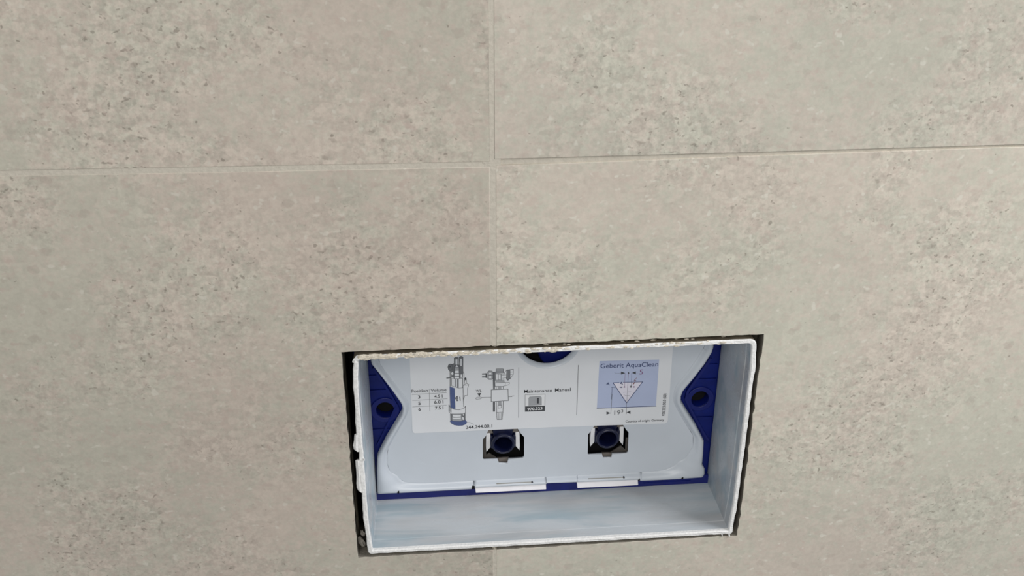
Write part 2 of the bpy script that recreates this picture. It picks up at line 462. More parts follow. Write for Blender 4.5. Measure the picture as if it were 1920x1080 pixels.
# little saw burrs at the lower right corner
for (q0, q1) in (([(0.10557, -0.06932), (0.10619, -0.07092)], [(0.10649, -0.06919), (0.10644, -0.07093)]), ([(0.11002, -0.06983), (0.11045, -0.07161)], [(0.11119, -0.06971), (0.11108, -0.07165)])):
    link('burr', flap(q0, q1, -0.0002, 4), 'torn', sleeve)
link('burr', flap([(-0.10896, 0.00127), (-0.10837, 0.00013)], [(-0.10774, 0.00092), (-0.10789, -0.00017)], -0.0006, 5), 'torn', sleeve)
# plaster crust along the top rim
bm = bmesh.new()
top_l = [(-0.10580, 0.07052)][0]; top_r = [(0.10800, 0.07086)][0]
zt = FZ + FH / 2
for i in range(260):
    t = random.random() ** 1.8
    x = top_l[0] + (top_r[0] - top_l[0]) * t * (0.97 if i % 3 else 0.55)
    r = random.uniform(0.0006, 0.0014) * (1.15 - 0.55 * t)
    lump(bm, (x, random.uniform(-0.0007, 0.0003), zt - random.uniform(0.0001, 0.0023) ), r, i, (random.uniform(1.2, 2.8), 0.7, random.uniform(0.5, 0.9)), 1)
res = link('plaster_residue', from_bm(bm), 'plaster', sleeve)
res['kind'] = 'stuff'
res['label'] = 'tan plaster crust stuck along the top rim'
bm = bmesh.new()
for i in range(26):
    t = random.uniform(0.45, 0.98)
    x = top_l[0] + (top_r[0] - top_l[0]) * t
    lump(bm, (x, random.uniform(0.002, 0.006), zt + random.uniform(0.0, 0.0008)), random.uniform(0.0005, 0.0009), i + 300, (2.2, 0.8, 0.6), 1)
res = link('gap_filler', from_bm(bm), 'plaster', sleeve)
res['kind'] = 'stuff'

# ------------------------------------------------------------------ blue cistern behind
cist = empty('concealed_cistern', ROOT_LOC)
thing(cist, 'dark blue plastic cistern behind the white cover in the wall opening', 'cistern')
PORT_C, PORT_R = (0.00155, 0.04863), 0.01813
PORT_RO = 0.02023
winL = [(-0.03414, -0.01318), (-0.03618, -0.01880), (-0.03820, -0.02128), (-0.03834, -0.03575), (-0.03773, -0.03712), (-0.02902, -0.03727), (-0.02810, -0.04038), (-0.02279, -0.04070), (-0.02201, -0.03750), (-0.01311, -0.03728), (-0.01218, -0.03619), (-0.01225, -0.02111), (-0.01434, -0.01820), (-0.01652, -0.01419)]
winR = [(0.03245, -0.01327), (0.02956, -0.01905), (0.02793, -0.02120), (0.02817, -0.03634), (0.02884, -0.03733), (0.03753, -0.03728), (0.03829, -0.04021), (0.04369, -0.04034), (0.04403, -0.03748), (0.05324, -0.03765), (0.05414, -0.03656), (0.05379, -0.02156), (0.05159, -0.01863), (0.04916, -0.01421)]
# body panel with pockets behind the cover's openings
body_out = [(-0.15, -0.098), (0.15, -0.098), (0.15, 0.10), (-0.15, 0.10)]
def grow_box(pts, m): 
    xs = [p[0] for p in pts]; zs = [p[1] for p in pts]
    return [(min(xs) - m, min(zs) - m), (max(xs) + m, min(zs) - m), (max(xs) + m, max(zs) + m), (min(xs) - m, max(zs) + m)]
prism('tank_body', body_out, [grow_box(winL, 0.003), grow_box(winR, 0.003), circle(PORT_C[0], PORT_C[1], PORT_R + 0.003)], 0.0562, 0.100, 'dark', cist)  # body coloured black in place of the shade in its pockets
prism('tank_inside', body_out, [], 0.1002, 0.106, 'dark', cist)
lh = [(-0.09742, 0.00067)][0]; rh = [(0.09877, -0.00170)][0]
flL = [(-0.11413, 0.05026), (-0.10171, 0.04968), (-0.09058, 0.02140), (-0.08337, 0.00302), (-0.09246, -0.01735), (-0.10283, -0.03903), (-0.10420, -0.06406), (-0.11161, -0.06357)]
flR = [(0.11904, 0.03933), (0.09907, 0.04027), (0.08934, 0.01796), (0.08262, 0.00074), (0.09227, -0.01780), (0.10027, -0.03885), (0.10247, -0.06450), (0.11572, -0.06534)]
def hexhole(c, r, rx): return [(c[0] + rx * r * math.cos(a), c[1] + r * math.sin(a)) for a in [2 * math.pi * i / 24 for i in range(24)]]
fl_parts = []
for (outl, hc, sgn) in ((flL, lh, 1), (flR, rh, -1)):
    f = prism('side_flange', outl, [hexhole(hc, 0.0058, 0.95)], 0.0492, 0.0560, 'blue', cist, 0.0003)
    # raised boss round the bolt hole, a rim along the slanted sides and stiffening ribs
    boss = prism('bolt_boss', circle(hc[0], hc[1], 0.0088, 32), [hexhole(hc, 0.0058, 0.95)], 0.0482, 0.0492, 'blue_rail', f, 0.0003)
    for dz in (0.0135, -0.0150, 0.024):
        w = 0.0125 if abs(dz) < 0.02 else 0.008
        x0 = hc[0] - sgn * 0.009; x1 = hc[0] + sgn * (w - 0.009)
        prism('rib', [(min(x0, x1), hc[1] + dz), (max(x0, x1), hc[1] + dz), (max(x0, x1), hc[1] + dz + 0.0012), (min(x0, x1), hc[1] + dz + 0.0012)], [], 0.0484, 0.0492, 'blue', f)
# slanted rims of the right flange that show beside the cover
def strip(name, pts, w, y0, y1, mat, parent):
    L = []; Rr = []
    for i, p in enumerate(pts):
        a = Vector(pts[max(0, i - 1)]); b = Vector(pts[min(len(pts) - 1, i + 1)]); d = (b - a).normalized(); nr = Vector((-d.y, d.x)) * w / 2
        L.append((p[0] + nr.x, p[1] + nr.y)); Rr.append((p[0] - nr.x, p[1] - nr.y))
    return prism(name, L + Rr[::-1], [], y0, y1, mat, parent)
strip('flange_rim', [(0.10284, 0.02802), (0.09624, 0.01568), (0.09040, 0.00506), (0.08952, -0.00081), (0.09366, -0.00981), (0.10267, -0.02656), (0.10676, -0.03340)], 0.0016, 0.0476, 0.0494, 'blue_rail', cist)
strip('flange_rim', [(-0.10276, 0.03139), (-0.09561, 0.01673), (-0.09012, 0.00416), (-0.09523, -0.00728), (-0.10336, -0.02474)], 0.0014, 0.0476, 0.0494, 'blue', cist)
# long rail under the cover with small lugs
rail_top = [(-0.10780, -0.05830), (-0.09606, -0.05826), (-0.07416, -0.05800), (-0.04571, -0.05793), (-0.04331, -0.05682), (0.00110, -0.05704), (0.00246, -0.05611), (0.02139, -0.05651), (0.02312, -0.05662), (0.06165, -0.05736), (0.06311, -0.05851), (0.08972, -0.05870), (0.10448, -0.05856), (0.11047, -0.05851)]
rail_top = [(x, z - 0.0003) for x, z in rail_top]
rail = [(rail_top[0][0], FZ - FH / 2 + FT + 0.0014)] + [(rail_top[-1][0], FZ - FH / 2 + FT + 0.0014)] + rail_top[::-1]
r = prism('bottom_rail', rail, [], 0.0452, 0.0560, 'blue_rail', cist, 0.0003)
prism('rail_groove', [(0.06564, -0.06222), (0.09692, -0.06207), (0.09696, -0.06250), (0.06566, -0.06266)], [], 0.0449, 0.0453, 'blue', r)
# round cap seen in the port
cc = [(0.00881, 0.03544)][0]
def turned(name, cx, cz, prof, mat, parent, n=48, capf=True, rz=1.0):
    """a body turned about the y axis: prof = (radius, y)"""
    rings = [ring3(circle(cx, cz, r, n, r * rz), y) for r, y in prof]
    me = loft(rings, True, capf, True)
    o = link(name, me, mat, parent)
    for p in me.polygons: p.use_smooth = len(p.vertices) == 4
    return o
turned('inlet_cap', cc[0], cc[1], [(0.0112, 0.0525), (0.0120, 0.0530), (0.0124, 0.0545), (0.0124, 0.0620), (0.0140, 0.0625), (0.0140, 0.0995)], 'blue_rail', cist)

# ------------------------------------------------------------------ white cover plate
cover = empty('cover_plate', ROOT_LOC)
thing(cover, 'milky white protective plate with printed sticker inside the wall opening', 'cover')
OUT = [(-0.10361, 0.05207), (-0.10390, 0.04195), (-0.10351, 0.03791), (-0.09935, 0.03106), (-0.09225, 0.01872), (-0.08757, 0.00973), (-0.08646, 0.00583), (-0.08731, 0.00124), (-0.09226, -0.00785), (-0.09726, -0.01665), (-0.10258, -0.02755), (-0.10372, -0.03031), (-0.10460, -0.04004), (-0.10494, -0.04786), (-0.10520, -0.05326), (-0.10525, -0.05830), (-0.09606, -0.05826), (-0.07416, -0.05800), (-0.04571, -0.05793), (-0.04331, -0.05682), (0.00110, -0.05704), (0.00246, -0.05611), (0.02139, -0.05651), (0.02312, -0.05662), (0.06165, -0.05736), (0.06311, -0.05851), (0.08972, -0.05870), (0.10448, -0.05856), (0.10525, -0.05647), (0.10487, -0.05220), (0.10291, -0.04869), (0.10275, -0.03903), (0.10229, -0.02989), (0.09646, -0.01814), (0.08916, -0.00610), (0.08503, 0.00124), (0.08472, 0.00518), (0.08576, 0.00903), (0.09201, 0.01837), (0.09782, 0.02800), (0.10141, 0.03574), (0.10205, 0.03945), (0.10176, 0.04615)]
INN = [(-0.09929, 0.05187), (-0.09910, 0.04135), (-0.09839, 0.03655), (-0.09513, 0.03048), (-0.08812, 0.01851), (-0.08368, 0.01067), (-0.08277, 0.00563), (-0.08396, 0.00028), (-0.08806, -0.00809), (-0.09305, -0.01729), (-0.09667, -0.02428), (-0.09764, -0.03027), (-0.09791, -0.03554), (-0.09657, -0.04177), (-0.09227, -0.04576), (-0.09025, -0.04880), (-0.08668, -0.05132), (-0.07397, -0.05254), (-0.04461, -0.05253), (-0.04190, -0.05249), (-0.00001, -0.05249), (0.00239, -0.05251), (0.02127, -0.05252), (0.02333, -0.05253), (0.06136, -0.05246), (0.06379, -0.05240), (0.07733, -0.05197), (0.08409, -0.04901), (0.08699, -0.04603), (0.09130, -0.04335), (0.09400, -0.03809), (0.09574, -0.03405), (0.09504, -0.02578), (0.09068, -0.01862), (0.08355, -0.00579), (0.08092, -0.00011), (0.08034, 0.00542), (0.08152, 0.01197), (0.08687, 0.02017), (0.09207, 0.02942), (0.09568, 0.03714), (0.09674, 0.04008), (0.09683, 0.04637)]
OUT = [(max(x, FX - FW / 2 + FT + 0.0018), z) for x, z in OUT]
ZTOP = FZ + FH / 2 - FT - 0.0025
OUT = [(OUT[0][0], ZTOP)] + OUT[1:-1] + [(OUT[-1][0], ZTOP)]
INN = [(INN[0][0], ZTOP)] + INN[1:-1] + [(INN[-1][0], ZTOP)]
# front panel with its openings
PY = 0.0440
panel = prism('front_panel', INN, [winL, winR, circle(PORT_C[0], PORT_C[1], PORT_RO, 56)], PY, 0.0462, 'cover', cover)
# rounded bead round the panel
def smooth_line(P, k):
    out = []
    n = len(P)
    for i in range(n - 1):
        p0, p1, p2, p3 = [Vector(P[max(0, min(n - 1, i + d))]) for d in (-1, 0, 1, 2)]
        for j in range(k):
            t = j / k
            q = 0.5 * ((2 * p1) + (p2 - p0) * t + (2 * p0 - 5 * p1 + 4 * p2 - p3) * t * t + (3 * p1 - p0 - 3 * p2 + p3) * t ** 3)
            out.append((q.x, q.y))
    out.append(tuple(P[-1]))
    return out
o_s = []; i_s = smooth_line(INN, 4)
for a, b in zip(OUT, OUT[1:]):
    for j in range(4): o_s.append((a[0] + (b[0] - a[0]) * j / 4, a[1] + (b[1] - a[1]) * j / 4))
o_s.append(OUT[-1])
prof = [(0.0, 0.0474), (0.0, 0.0436), (0.06, 0.0421), (0.16, 0.0412), (0.34, 0.0408), (0.52, 0.0411), (0.68, 0.0421), (0.80, 0.0432), (0.91, 0.04375), (1.0, 0.04396), (1.0, 0.0460)]
rings = [[(a[0] + (b[0] - a[0]) * t, y, a[1] + (b[1] - a[1]) * t) for a, b in zip(o_s, i_s)] for t, y in prof]
me = loft(rings, closed=False)
link('raised_bead', me, 'cover', cover, True)
# funnel-shaped lip of the round port
me = loft([ring3(circle(PORT_C[0], PORT_C[1], r, 64), y) for r, y in ((PORT_RO + 0.0002, 0.0439), (PORT_RO - 0.0004, 0.0441), (PORT_R + 0.0010, 0.0447), (PORT_R + 0.0002, 0.0456), (PORT_R, 0.0464), (PORT_R, 0.0468))])
link('port_lip', me, 'cover', cover, True)
# tabs along the lower edge: wedges whose face looks up and out
def wedge(name, quad_top, quad_bot, y_top, y_bot, y_back, mat, parent):
    (a, b), (c, d) = quad_top, quad_bot
    bm = bmesh.new()
    v = [bm.verts.new(p) for p in ((a[0], y_top, a[1]), (b[0], y_top, b[1]), (d[0], y_bot, d[1]), (c[0], y_bot, c[1]),
                                   (a[0], y_back, a[1]), (b[0], y_back, b[1]), (d[0], y_back, d[1]), (c[0], y_back, c[1]))]
    for f in ((0, 1, 2, 3), (4, 7, 6, 5), (0, 4, 5, 1), (3, 2, 6, 7), (0, 3, 7, 4), (1, 5, 6, 2)): bm.faces.new([v[i] for i in f])
    bmesh.ops.recalc_face_normals(bm, faces=bm.faces)
    bmesh.ops.bevel(bm, geom=list(bm.edges), offset=0.0002, segments=1, affect='EDGES')
    return link(name, from_bm(bm), mat, parent)
for (t2, b2, slot) in (([(-0.04352, -0.05561), (0.00183, -0.05661)], [(-0.04313, -0.06056), (0.00196, -0.06072)], [(-0.02991, -0.05422), (-0.00714, -0.05437)]), ([(0.02174, -0.05576), (0.06126, -0.05636)], [(0.02211, -0.06096), (0.06166, -0.06115)], [(0.02879, -0.05425), (0.05189, -0.05441)])):
    tb = wedge('latch_tab', t2, b2, 0.0432, 0.0415, 0.0450, 'tab', cover)
    a, b = slot
    prism('tab_slot', [(a[0], a[1] - 0.0002), (b[0], b[1] - 0.0002), (b[0], b[1] + 0.0003), (a[0], a[1] + 0.0003)], [], 0.0414, 0.0424, 'slot', tb)
    prism('slot_pin', circle(b[0], b[1], 0.0006, 10), [], 0.0411, 0.0424, 'ink', tb)
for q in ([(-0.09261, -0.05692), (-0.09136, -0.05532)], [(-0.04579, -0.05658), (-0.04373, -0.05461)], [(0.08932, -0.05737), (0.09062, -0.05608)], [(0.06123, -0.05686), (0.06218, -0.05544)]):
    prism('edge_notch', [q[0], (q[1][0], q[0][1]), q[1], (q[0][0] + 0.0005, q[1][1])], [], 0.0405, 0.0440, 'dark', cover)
# ledges in the notch under each opening, moulding marks
for q in ([(-0.02919, -0.03815), (-0.02795, -0.04187), (-0.02262, -0.04220), (-0.02169, -0.03861)], [(0.03758, -0.03817), (0.03869, -0.04170), (0.04411, -0.04184), (0.04475, -0.03860)]):
    prism('opening_ledge', q, [], 0.0464, 0.0485, 'ledge', cover)
for q in ([(-0.03828, -0.02358), (-0.03601, -0.02091), (-0.03604, -0.03200), (-0.03579, -0.03582), (-0.03409, -0.03421), (-0.03037, -0.03729), (-0.02881, -0.03968), (-0.03773, -0.03952), (-0.03843, -0.03833)], [(0.04317, -0.03846), (0.04901, -0.03421), (0.05010, -0.03377), (0.05297, -0.03693), (0.05279, -0.02776), (0.05445, -0.02786), (0.05499, -0.03898), (0.05410, -0.04016), (0.04419, -0.03995)]):
    prism('window_bracket', q, [], 0.0470, 0.0485, 'bracket', cover)
for q in ([(-0.07650, -0.03890)][0], [(0.07331, -0.03893)][0]):
    prism('moulding_mark', circle(q[0], q[1], 0.0021, 20), [], 0.04393, 0.0441, 'cover', cover)

# ------------------------------------------------------------------ sticker and its print
SY = 0.04375
st = [(-0.08070, 0.05100), (-0.08083, 0.04046), (-0.08128, -0.01162), (-0.08095, -0.01323), (-0.08001, -0.01407), (0.00670, -0.01445), (0.07597, -0.01561), (0.07745, -0.01497), (0.07803, -0.01347), (0.07726, 0.03988), (0.07700, 0.04545)]
st = [(st[0][0], ZTOP - 0.001)] + st[1:-1] + [(st[-1][0], ZTOP - 0.001)]
sticker = prism('sticker', st, [circle(PORT_C[0], PORT_C[1], PORT_RO + 0.0001, 56)], SY, PY + 0.0001, 'paper', cover)
sticker['label'] = 'white printed sticker with valve drawings, table and blue diagram'
INK = 0.00006

def poly_add(bm, pts, y, mi):
    vs = [bm.verts.new((x, y, z)) for x, z in pts]
    f = bm.faces.new(vs); f.material_index = mi
    f.normal_update()
    if f.normal.y > 0: f.normal_flip()
def stroke_add(bm, pts, w, y, mi, closed=False):
    P = [Vector(p) for p in pts]; n = len(P)
    if closed: P.append(P[0]); n += 1
    for a, b in zip(P, P[1:]):
        d = b - a
        if d.length < 1e-7: continue
        d.normalize(); nr = Vector((-d.y, d.x)) * w / 2; e = d * w * 0.35
        q = [a - e - nr, b + e - nr, b + e + nr, a - e + nr]
        poly_add(bm, [(k.x, k.y) for k in q], y, mi)
MATS = ['ink', 'ink_soft', 'ink_fill', 'ink_white', 'ink_navy', 'ink_blue', 'ink_panel', 'ink_pale', 'ink_plum', 'ink_rust', 'paper']
def drawing(name, items, label=None):
    """items in printing order: ('f', mat, pts) filled shape, ('s', mat, width_mm, pts) stroke, ('c', ...) closed stroke"""
    bm = bmesh.new()
    for k, it in enumerate(items):
        y = SY - INK - 0.000002 * k; mi = MATS.index(it[1])
        if it[0] == 'f': poly_add(bm, it[2], y, mi)
        else: stroke_add(bm, it[3], it[2] / 1000, y, mi, it[0] == 'c')
    o = link(name, from_bm(bm), MATS, sticker)
    if label: o['label'] = label
    return o
def text(s, p0, p1, mat='ink', bold=0.0, sy=1.0, name='lettering', y=None):
    cu = bpy.data.curves.new('lettering', 'FONT'); cu.body = s; cu.size = 1.0; cu.offset = bold; cu.resolution_u = 3
    tmp = bpy.data.objects.new('lettering', cu); COL.objects.link(tmp)
    dg = bpy.context.evaluated_depsgraph_get()
    me = bpy.data.meshes.new_from_object(tmp.evaluated_get(dg))
    bpy.data.objects.remove(tmp); bpy.data.curves.remove(cu)
    xs = [v.co.x for v in me.vertices]; x0, x1 = min(xs), max(xs)
    a, b = Vector(p0), Vector(p1); d = b - a; k = d.length / (x1 - x0); d.normalize(); nr = Vector((-d.y, d.x))
    yy = (SY - INK - 0.0001) if y is None else y
    for v in me.vertices:
        q = a + d * (v.co.x - x0) * k + nr * v.co.y * k * sy
        v.co = (q.x, yy, q.y)
    me.materials.clear()
    bm = bmesh.new(); bm.from_mesh(me)
    for f in bm.faces:
        f.normal_update()
        if f.normal.y > 0: f.normal_flip()
    bm.to_mesh(me); bm.free()
    return link(name, me, mat, sticker)

# volume table
drawing('volume_table', [
    ('s', 'ink_soft', 0.20, [(-0.08046, 0.01417), (-0.05975, 0.01445)]), ('s', 'ink_soft', 0.20, [(-0.08038, 0.00996), (-0.05935, 0.01010)]),
    ('s', 'ink_soft', 0.20, [(-0.08057, 0.00531), (-0.05998, 0.00547)]), ('s', 'ink_soft', 0.20, [(-0.07000, 0.01768), (-0.07013, 0.00170)])])
text('Position', *[(-0.08080, 0.01556), (-0.07083, 0.01564)], mat='ink_soft', bold=0.015)
text('Volume', *[(-0.06917, 0.01555), (-0.05971, 0.01565)], mat='ink_soft', bold=0.015)
text('3', *[(-0.07695, 0.01116), (-0.07563, 0.01115)], bold=0.02)
text('5', *[(-0.07697, 0.00663), (-0.07555, 0.00662)], bold=0.02)
text('6', *[(-0.07708, 0.00238), (-0.07565, 0.00237)], bold=0.02)
text('4.5 l', *[(-0.06718, 0.01112), (-0.06221, 0.01116)], bold=0.015)
text('6.0 l', *[(-0.06731, 0.00690), (-0.06182, 0.00703)], bold=0.015)
text('7.5 l', *[(-0.06694, 0.00268), (-0.06194, 0.00277)], bold=0.015)
text('WL', *[(-0.04190, 0.01375), (-0.03854, 0.01388)], bold=0.005, sy=1.25)
text('244.244.00.1', *[(-0.04845, -0.01254), (-0.03221, -0.01228)], bold=0.01)

# flush valve drawing
drawing('flush_valve_drawing', [
    ('f', 'ink_fill', [(-0.05458, 0.03848), (-0.05339, 0.03910), (-0.05199, 0.03876), (-0.05209, 0.03412), (-0.05280, 0.03388), (-0.05467, 0.03424)]),
    ('f', 'ink_soft', [(-0.05469, 0.03862), (-0.05339, 0.03924), (-0.05200, 0.03863), (-0.05202, 0.03767), (-0.05460, 0.03766)]),
    ('f', 'paper', [(-0.05354, 0.03761), (-0.05284, 0.03758), (-0.05291, 0.03443), (-0.05361, 0.03447)]),
    ('c', 'ink', 0.22, [(-0.05458, 0.03848), (-0.05339, 0.03910), (-0.05200, 0.03863), (-0.05209, 0.03384), (-0.05468, 0.03397)]),
    ('f', 'ink_soft', [(-0.05152, 0.03915), (-0.05045, 0.03964), (-0.04929, 0.03904), (-0.04951, 0.02737), (-0.05127, 0.02773)]),
    ('f', 'paper', [(-0.05084, 0.03789), (-0.05013, 0.03785), (-0.05023, 0.03279), (-0.05094, 0.03282)]),
    ('c', 'ink', 0.22, [(-0.05152, 0.03915), (-0.05045, 0.03964), (-0.04929, 0.03904), (-0.04951, 0.02737), (-0.05175, 0.02776)]),
    ('f', 'ink_soft', [(-0.05848, 0.03251), (-0.05809, 0.03386), (-0.05713, 0.03464), (-0.05596, 0.03445), (-0.05442, 0.03505), (-0.05456, 0.02900), (-0.05644, 0.02910), (-0.05749, 0.02957), (-0.05828, 0.03085)]),
    ('c', 'ink', 0.20, [(-0.05848, 0.03251), (-0.05809, 0.03386), (-0.05713, 0.03464), (-0.05597, 0.03417), (-0.05565, 0.03264), (-0.05605, 0.03074), (-0.05713, 0.02969), (-0.05817, 0.03057)]),
    ('f', 'ink', [(-0.05752, 0.03315), (-0.05693, 0.03326), (-0.05684, 0.03229), (-0.05743, 0.03218)]),
    ('s', 'ink_soft', 0.40, [(-0.05702, 0.02968), (-0.05721, 0.01883)]),
    ('s', 'ink', 0.16, [(-0.05761, 0.02971), (-0.05776, 0.01858)]), ('s', 'ink', 0.16, [(-0.05644, 0.02910), (-0.05662, 0.01964)]),
    ('s', 'ink_soft', 0.75, [(-0.05926, 0.02480), (-0.05749, 0.02494)]),
    ('f', 'ink_soft', [(-0.05656, 0.02910), (-0.05477, 0.03012), (-0.05465, 0.02457), (-0.05641, 0.02522)]),
    ('f', 'paper', [(-0.05659, 0.02800), (-0.05585, 0.02907), (-0.05523, 0.02821), (-0.05535, 0.02711), (-0.05614, 0.02687)]),
    ('f', 'ink_soft', [(-0.05491, 0.03398), (-0.05139, 0.03381), (-0.05147, 0.02399), (-0.05502, 0.02417)]),
    ('f', 'paper', [(-0.05390, 0.03214), (-0.05315, 0.03403), (-0.05241, 0.03221)]),
    ('f', 'ink_fill', [(-0.05414, 0.03174), (-0.05202, 0.03178), (-0.05205, 0.03012), (-0.05425, 0.03009)]),
    ('f', 'paper', [(-0.05418, 0.02981), (-0.05206, 0.02985), (-0.05202, 0.02805), (-0.05429, 0.02802)]),
    ('f', 'paper', [(-0.05459, 0.02748), (-0.05194, 0.02754), (-0.05193, 0.02596), (-0.05462, 0.02590)]),
    ('f', 'paper', [(-0.05468, 0.02541), (-0.05194, 0.02541), (-0.05191, 0.02429), (-0.05471, 0.02429)]),
    ('c', 'ink', 0.20, [(-0.05483, 0.03233), (-0.05399, 0.03339), (-0.05211, 0.03329), (-0.05142, 0.03216), (-0.05147, 0.02399), (-0.05502, 0.02417)]),
    ('f', 'ink_soft', [(-0.05127, 0.02773), (-0.04950, 0.02764), (-0.04967, 0.02487), (-0.05134, 0.02440)]),
    ('f', 'paper', [(-0.05094, 0.02688), (-0.05011, 0.02698), (-0.05014, 0.02517), (-0.05097, 0.02494)]),
    ('f', 'paper', [(-0.05644, 0.02424), (-0.04992, 0.02419), (-0.04993, 0.01761), (-0.05231, 0.01731), (-0.05656, 0.01922)]),
    ('f', 'ink_fill', [(-0.05467, 0.02401), (-0.05360, 0.02396), (-0.05372, 0.01823), (-0.05478, 0.01871)]),
    ('f', 'ink_soft', [(-0.05313, 0.02380), (-0.05218, 0.02383), (-0.05231, 0.01745), (-0.05326, 0.01778)]),
    ('c', 'ink', 0.20, [(-0.05644, 0.02424), (-0.04992, 0.02419), (-0.04993, 0.01761), (-0.05231, 0.01731), (-0.05656, 0.01922)]),
    ('s', 'ink_soft', 0.15, [(-0.05561, 0.02420), (-0.05568, 0.01889)]), ('s', 'ink_soft', 0.15, [(-0.05395, 0.02412), (-0.05403, 0.01825)]),
    ('s', 'ink_soft', 0.24, [(-0.04925, 0.02874), (-0.04891, 0.02761), (-0.04905, 0.02009), (-0.04967, 0.01844)]), ('s', 'ink_soft', 0.18, [(-0.04974, 0.02765), (-0.04982, 0.01929)]),
    ('f', 'ink', [(-0.04873, 0.02427), (-0.04813, 0.02479), (-0.04755, 0.02421), (-0.04757, 0.02309), (-0.04853, 0.02258)]),
    ('s', 'ink', 0.18, [(-0.04852, 0.02314), (-0.04892, 0.02037)]), ('s', 'ink', 0.18, [(-0.04761, 0.02337), (-0.04749, 0.02085)]),
    ('f', 'paper', [(-0.04906, 0.01953), (-0.04761, 0.02058), (-0.04632, 0.01953), (-0.04696, 0.01675), (-0.04704, 0.01209), (-0.04872, 0.01175), (-0.04936, 0.01617)]),
    ('s', 'ink', 0.22, [(-0.04930, 0.01912), (-0.04761, 0.02058), (-0.04625, 0.01953), (-0.04696, 0.01675)]), ('s', 'ink', 0.22, [(-0.04696, 0.01674), (-0.04704, 0.01202), (-0.04872, 0.01183), (-0.04948, 0.00931)]),
    ('s', 'ink_soft', 0.14, [(-0.04906, 0.01911), (-0.04763, 0.01918), (-0.04668, 0.01941)]),
    ('f', 'paper', [(-0.05459, 0.01694), (-0.04969, 0.01725), (-0.04972, 0.00303), (-0.05275, 0.00204), (-0.05491, 0.00245)]),
    ('s', 'ink', 0.28, [(-0.04973, 0.01809), (-0.04977, 0.00932), (-0.04953, 0.00388)]),
    ('f', 'ink_blue', [(-0.05764, 0.01864), (-0.05481, 0.01751), (-0.05479, 0.01300), (-0.05467, 0.00244), (-0.05610, 0.00280), (-0.05751, 0.00403)]),
    ('s', 'ink_navy', 0.18, [(-0.05764, 0.01864), (-0.05776, 0.00375)]), ('s', 'ink_navy', 0.14, [(-0.05481, 0.01751), (-0.05471, 0.00244)]),
    ('s', 'paper', 0.22, [(-0.05681, 0.01867), (-0.05481, 0.01758)]),
    ('f', 'ink_soft', [(-0.05410, 0.01169), (-0.05290, 0.01191), (-0.05274, 0.00806), (-0.05382, 0.00812)]), ('f', 'ink_soft', [(-0.05472, 0.01087), (-0.05412, 0.01098), (-0.05408, 0.00955), (-0.05470, 0.00944)]),
    ('f', 'ink_soft', [(-0.05208, 0.01115), (-0.05148, 0.01140), (-0.05130, 0.00827), (-0.05190, 0.00815)]), ('s', 'ink_white', 0.12, [(-0.05390, 0.01025), (-0.05294, 0.01035)]), ('s', 'ink_white', 0.12, [(-0.05380, 0.00925), (-0.05284, 0.00934)]),
    ('f', 'paper', [(-0.05843, 0.00579), (-0.05753, 0.00345), (-0.05516, 0.00203), (-0.05227, 0.00167), (-0.04924, 0.00271), (-0.04850, 0.00382), (-0.04870, -0.00049), (-0.05040, -0.00140), (-0.05379, -0.00165), (-0.05727, -0.00074), (-0.05844, 0.00063)]),
    ('f', 'ink_fill', [(-0.05845, 0.00522), (-0.05694, 0.00313), (-0.05701, -0.00003), (-0.05843, 0.00091)]),
    ('c', 'ink', 0.22, [(-0.05848, 0.00580), (-0.05753, 0.00345), (-0.05516, 0.00203), (-0.05227, 0.00167), (-0.04924, 0.00271), (-0.04849, 0.00411), (-0.04865, -0.00049), (-0.05040, -0.00140), (-0.05379, -0.00171), (-0.05727, -0.00082), (-0.05856, 0.00063)]),
    ('f', 'ink_fill', [(-0.05787, -0.00070), (-0.04858, -0.00107), (-0.04868, -0.00629), (-0.05293, -0.00692), (-0.05787, -0.00577)]),
    ('f', 'ink_soft', [(-0.05787, -0.00070), (-0.05655, -0.00106), (-0.05667, -0.00613), (-0.05786, -0.00548)]), ('f', 'ink_soft', [(-0.05113, -0.00151), (-0.04858, -0.00093), (-0.04867, -0.00600), (-0.05098, -0.00645)]),
    ('f', 'paper', [(-0.05633, -0.00180), (-0.05138, -0.00207), (-0.05153, -0.00322), (-0.05407, -0.00352), (-0.05619, -0.00296)]), ('f', 'paper', [(-0.05662, -0.00381), (-0.05142, -0.00395), (-0.05155, -0.00467), (-0.05422, -0.00481), (-0.05651, -0.00440)]),
    ('s', 'ink', 0.18, [(-0.05656, -0.00121), (-0.05331, -0.00182), (-0.05040, -0.00140)]), ('s', 'ink', 0.18, [(-0.05648, -0.00324), (-0.05408, -0.00381), (-0.05129, -0.00338)]),
    ('f', 'paper', [(-0.05029, -0.00170), (-0.04956, -0.00131), (-0.04933, -0.00219), (-0.04994, -0.00273)]), ('f', 'paper', [(-0.05056, -0.00328), (-0.04972, -0.00390), (-0.04951, -0.00566), (-0.05036, -0.00576)]),
    ('f', 'ink_blue', [(-0.05801, -0.00635), (-0.05775, -0.00563), (-0.05534, -0.00635), (-0.05196, -0.00669), (-0.04867, -0.00585), (-0.04796, -0.00691), (-0.04780, -0.00779), (-0.04860, -0.00906), (-0.05056, -0.00977), (-0.05299, -0.00978), (-0.05565, -0.00910), (-0.05731, -0.00784)]),
    ('s', 'ink_navy', 0.24, [(-0.05805, -0.00634), (-0.05731, -0.00784), (-0.05565, -0.00910), (-0.05299, -0.00978), (-0.05056, -0.00977), (-0.04860, -0.00906), (-0.04780, -0.00779)]),
    ('s', 'ink_navy', 0.24, [(-0.05775, -0.00563), (-0.05535, -0.00650), (-0.05196, -0.00683), (-0.04855, -0.00586)]),
    ('s', 'ink_soft', 0.16, [(-0.04761, -0.00757), (-0.04567, -0.00806), (-0.04350, -0.00956)])])

